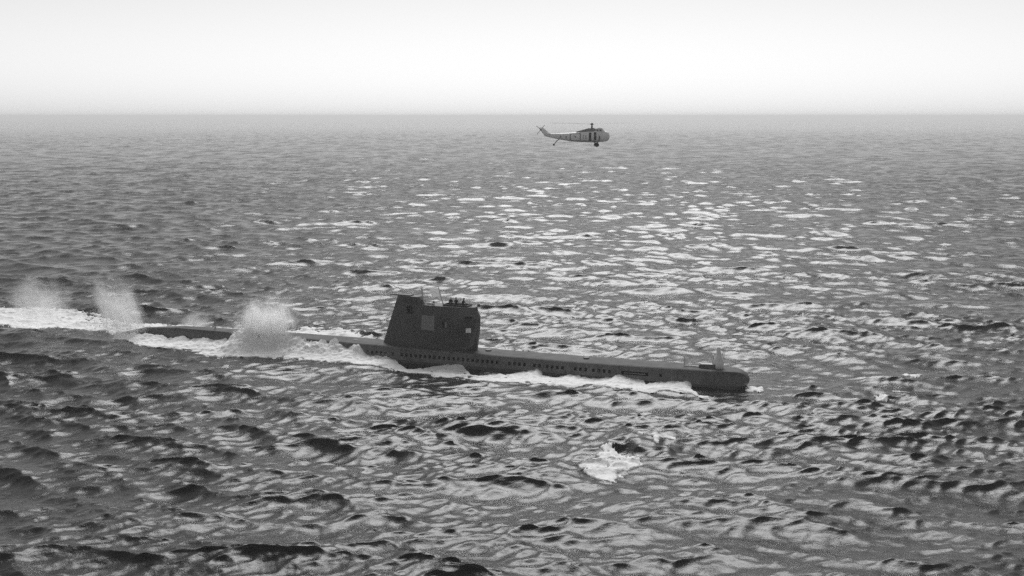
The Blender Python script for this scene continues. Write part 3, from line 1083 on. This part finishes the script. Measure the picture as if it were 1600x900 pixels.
# breaking crests: outlines in metres on the water
def whitecap(pts, label, lump=0.15, step=0.09, group=None, hollow=(), bias=0.42):
    P = np.array(pts)
    x = np.arange(P[:, 0].min() - 0.5, P[:, 0].max() + 0.5, step)
    y = np.arange(P[:, 1].min() - 0.5, P[:, 1].max() + 0.5, step * 2)
    gx, gy = np.meshgrid(x, y, indexing='ij')
    px, py = gx.ravel(), gy.ravel()
    n1 = fnoise(px, py, 0.8, 5.0)
    n2 = fnoise(px, py, 3.0, 1.0)
    sdist = np.full(len(px), 1e9)
    ins = np.zeros(len(px), bool)
    m_ = len(P)
    for k in range(m_):
        a_, b_ = P[k], P[(k + 1) % m_]
        e_ = b_ - a_
        t_ = np.clip(((px - a_[0]) * e_[0] + (py - a_[1]) * e_[1]) / (e_ @ e_), 0, 1)
        sdist = np.minimum(sdist, np.hypot(px - a_[0] - e_[0] * t_, py - a_[1] - e_[1] * t_))
        cr = (a_[1] > py) != (b_[1] > py)
        with np.errstate(divide='ignore', invalid='ignore'):
            xi = (b_[0] - a_[0]) * (py - a_[1]) / (b_[1] - a_[1]) + a_[0]
        ins ^= cr & (px < xi)
    kp = np.where(ins, sdist, -sdist) + bias + 0.5 * n1 + 0.42 * n2
    for hx_, hy_, hr_ in hollow:
        kp = np.minimum(kp, np.hypot((px - hx_), (py - hy_) * 0.5) - hr_ + 0.2 * n2)
    X, Y, Z = sea_at(px, py, 0.3)
    Z = Z + 0.06 + np.clip(kp, 0, 0.5) * lump * 1.2 + lump * 0.4 * n2
    Z = np.where(kp > 0, Z, Z - 0.3)
    idx = np.arange(len(px)).reshape(gx.shape)
    q = np.stack([idx[:-1, :-1], idx[1:, :-1], idx[1:, 1:], idx[:-1, 1:]], -1).reshape(-1, 4)
    q = q[(kp[q] > 0).sum(1) >= 2]
    used = np.unique(q)
    remap = np.zeros(len(px), np.int64)
    remap[used] = np.arange(len(used))
    o = link('whitecap', np_mesh('whitecap', np.stack([X, Y, Z], 1)[used], remap[q]), M_FOAM)
    tag(o, label, 'whitecap', group)
    return o
G_ = 'breaking crests on the open sea'
whitecap([(9.0, 106.4), (9.7, 106.1), (10.1, 105.1), (11.2, 104.3), (11.8, 103.1), (11.7, 101.8), (10.1, 99.7), (8.8, 97.5), (8.3, 98.1), (6.9, 100.5), (6.9, 101.8), (7.8, 103.4), (8.5, 104.7)],
         'large bright patch of foam on the dark wave in the foreground', group=G_, hollow=((10.6, 103.4, 0.25), (10.2, 103.3, 0.25), (9.1, 101.6, 0.15), (8.9, 100.6, 0.12)))
whitecap([(12.6, 109.9), (13.3, 110.8), (14.5, 111.0), (15.4, 108.3), (14.3, 108.7), (13.9, 107.4), (13.4, 108.7)],
         'small bright cap of foam on the crest just beyond the large foam patch', group=G_)
def blob(cx, cy, rx, ry):
    return [(cx + rx * math.cos(k * math.pi / 5) * random.uniform(0.7, 1.2), cy + ry * math.sin(k * math.pi / 5) * random.uniform(0.7, 1.2)) for k in range(10)]
bx_, by_ = to_world(-0.6, 0.6)
whitecap(blob(float(bx_), float(by_), 0.8, 1.0), 'small curl of foam where the rounded bow cuts the water', group=G_)
whitecap(blob(41.9, 126.7, 0.7, 1.2), 'tiny fleck of foam on a wave crest to the right of the bow', group=G_, bias=0.0)
whitecap(blob(45.1, 128.9, 0.6, 1.0), 'tiny fleck of foam near the right end of the long crest beyond the bow', group=G_, bias=0.1)
whitecap(blob(48.9, 137.7, 0.5, 1.4), 'tiny lone fleck of foam on the water far to the right of the bow', group=G_)
whitecap(blob(41.7, 248.4, 1.2, 2.6), 'thin white crest breaking in the distance right of the helicopter', group=G_, step=0.2)

# ------------------------------------------------------------------ spray
def plume(name, u, v, z, scale, tilt, m, label, drops=0, dspread=1.0):
    bm = bmesh.new()
    bmesh.ops.create_icosphere(bm, subdivisions=4, radius=1.0)
    for vv in bm.verts:
        d_ = 1.08 + 0.12 * mnoise.fractal(vv.co * 1.3 + Vector((u, v, z)), 0.6, 2.0, 4)
        vv.co *= d_
    o = bm_obj(name, bm, m)
    x, y = to_world(u, v)
    o.location = (float(x), float(y), z)
    o.rotation_euler = (0, tilt, math.atan2(AX[1], AX[0]))
    o.scale = scale
    tag(o, label, 'spray')
    if drops:
        # drops thrown up along ballistic jets, thinning out towards their ends
        n_jet, hgt, half, lean = drops
        tet = np.array([[0, 0, 1], [0.9, 0, -0.4], [-0.5, 0.8, -0.3], [-0.5, -0.8, -0.3]])
        fc = np.array([[0, 1, 2], [0, 2, 3], [0, 3, 1], [1, 3, 2]])
        cs, ss = [], []
        for k in range(n_jet):
            b0 = np.array([float(np.clip(RNG.normal(0, half * 0.5), -half, half)), RNG.normal(0, 0.7), -z + 1.3])
            hh = hgt * RNG.beta(2.2, 2.0) * (1.0 - 0.45 * abs(b0[0]) / half)
            fan = lean - 0.12 * b0[0] / half + RNG.normal(0, 0.16)
            m_ = int(26 + 90 * RNG.random())
            t_ = RNG.beta(1.3, 1.5, m_)
            path = np.stack([b0[0] + fan * hh * t_ * 0.9, b0[1] + RNG.normal(0, 0.18) * hh * t_, b0[2] + hh * (1.7 * t_ - 0.7 * t_ * t_)], 1)
            cs.append(path + RNG.normal(0, 1, path.shape) * (0.10 + 0.42 * t_)[:, None])
            ss.append((0.085 - 0.05 * t_) * RNG.uniform(0.35, 1.0, m_))
        cs, ss = np.concatenate(cs), np.concatenate(ss)
        A_ = RNG.uniform(0, 6.28, len(cs))
        ca, sa = np.cos(A_)[:, None], np.sin(A_)[:, None]
        tx = tet[None, :, 0] * ca - tet[None, :, 1] * sa
        ty = tet[None, :, 0] * sa + tet[None, :, 1] * ca
        tz = np.broadcast_to(tet[None, :, 2], tx.shape)
        vv = cs[:, None, :] + np.stack([tx, ty, tz], -1) * ss[:, None, None]
        ff = fc[None] + (np.arange(len(cs)) * 4)[:, None, None]
        me = bpy.data.meshes.new('droplets')
        me.from_pydata(vv.reshape(-1, 3).tolist(), [], ff.reshape(-1, 3).tolist())
        d = link('droplets', me, M_DROP)
        d.parent = o
        # the drops are laid out in metres: undo the parent's stretch and tilt
        d.matrix_parent_inverse = (Matrix.Rotation(tilt, 4, 'Y') @ Matrix.Diagonal((*scale, 1))).inverted()
        d['kind'] = 'stuff'
    return o
plume('spray_burst', 65.2, 1.0, 4.0, (6.6, 2.4, 4.4), R(-24), mist_mat('burst_spray', 1.6, 2.4, 0.05, 0.95, 1.6, (1.7, 1.7, 0.6), 0.45),
      'dense white burst of spray leaping up beside the after deck', (110, 6.4, 4.6, -0.16))
plume('spray_plume', 90.0, 1.0, 4.4, (5.2, 2.6, 7.6), R(-34), mist_mat('stern_spray', 0.55, 2.2, 0.0, 1.0, 1.5, (1.6, 1.6, 0.6), 0.15),
      'soft leaning column of mist blowing up from the stern', (40, 4.5, 5.0, -0.5))
plume('spray_plume', 105.0, 0.0, 4.6, (7.0, 3.5, 5.4), R(-10), mist_mat('far_stern_spray', 0.26, 2.0, 0.1, 1.0, 1.3, (1.2, 1.2, 0.7), 0.1),
      'thin faint mist over the wake at the left edge of the picture')
plume('spray_puff', 78.3, -1.5, 2.6, (3.4, 1.8, 1.9), R(0), mist_mat('puff_spray', 0.35, 2.2, 0.2, 1.0, 1.1, (1, 1, 1), 0.2),
      'low pale puff of spray over the stern between the two thin rods')
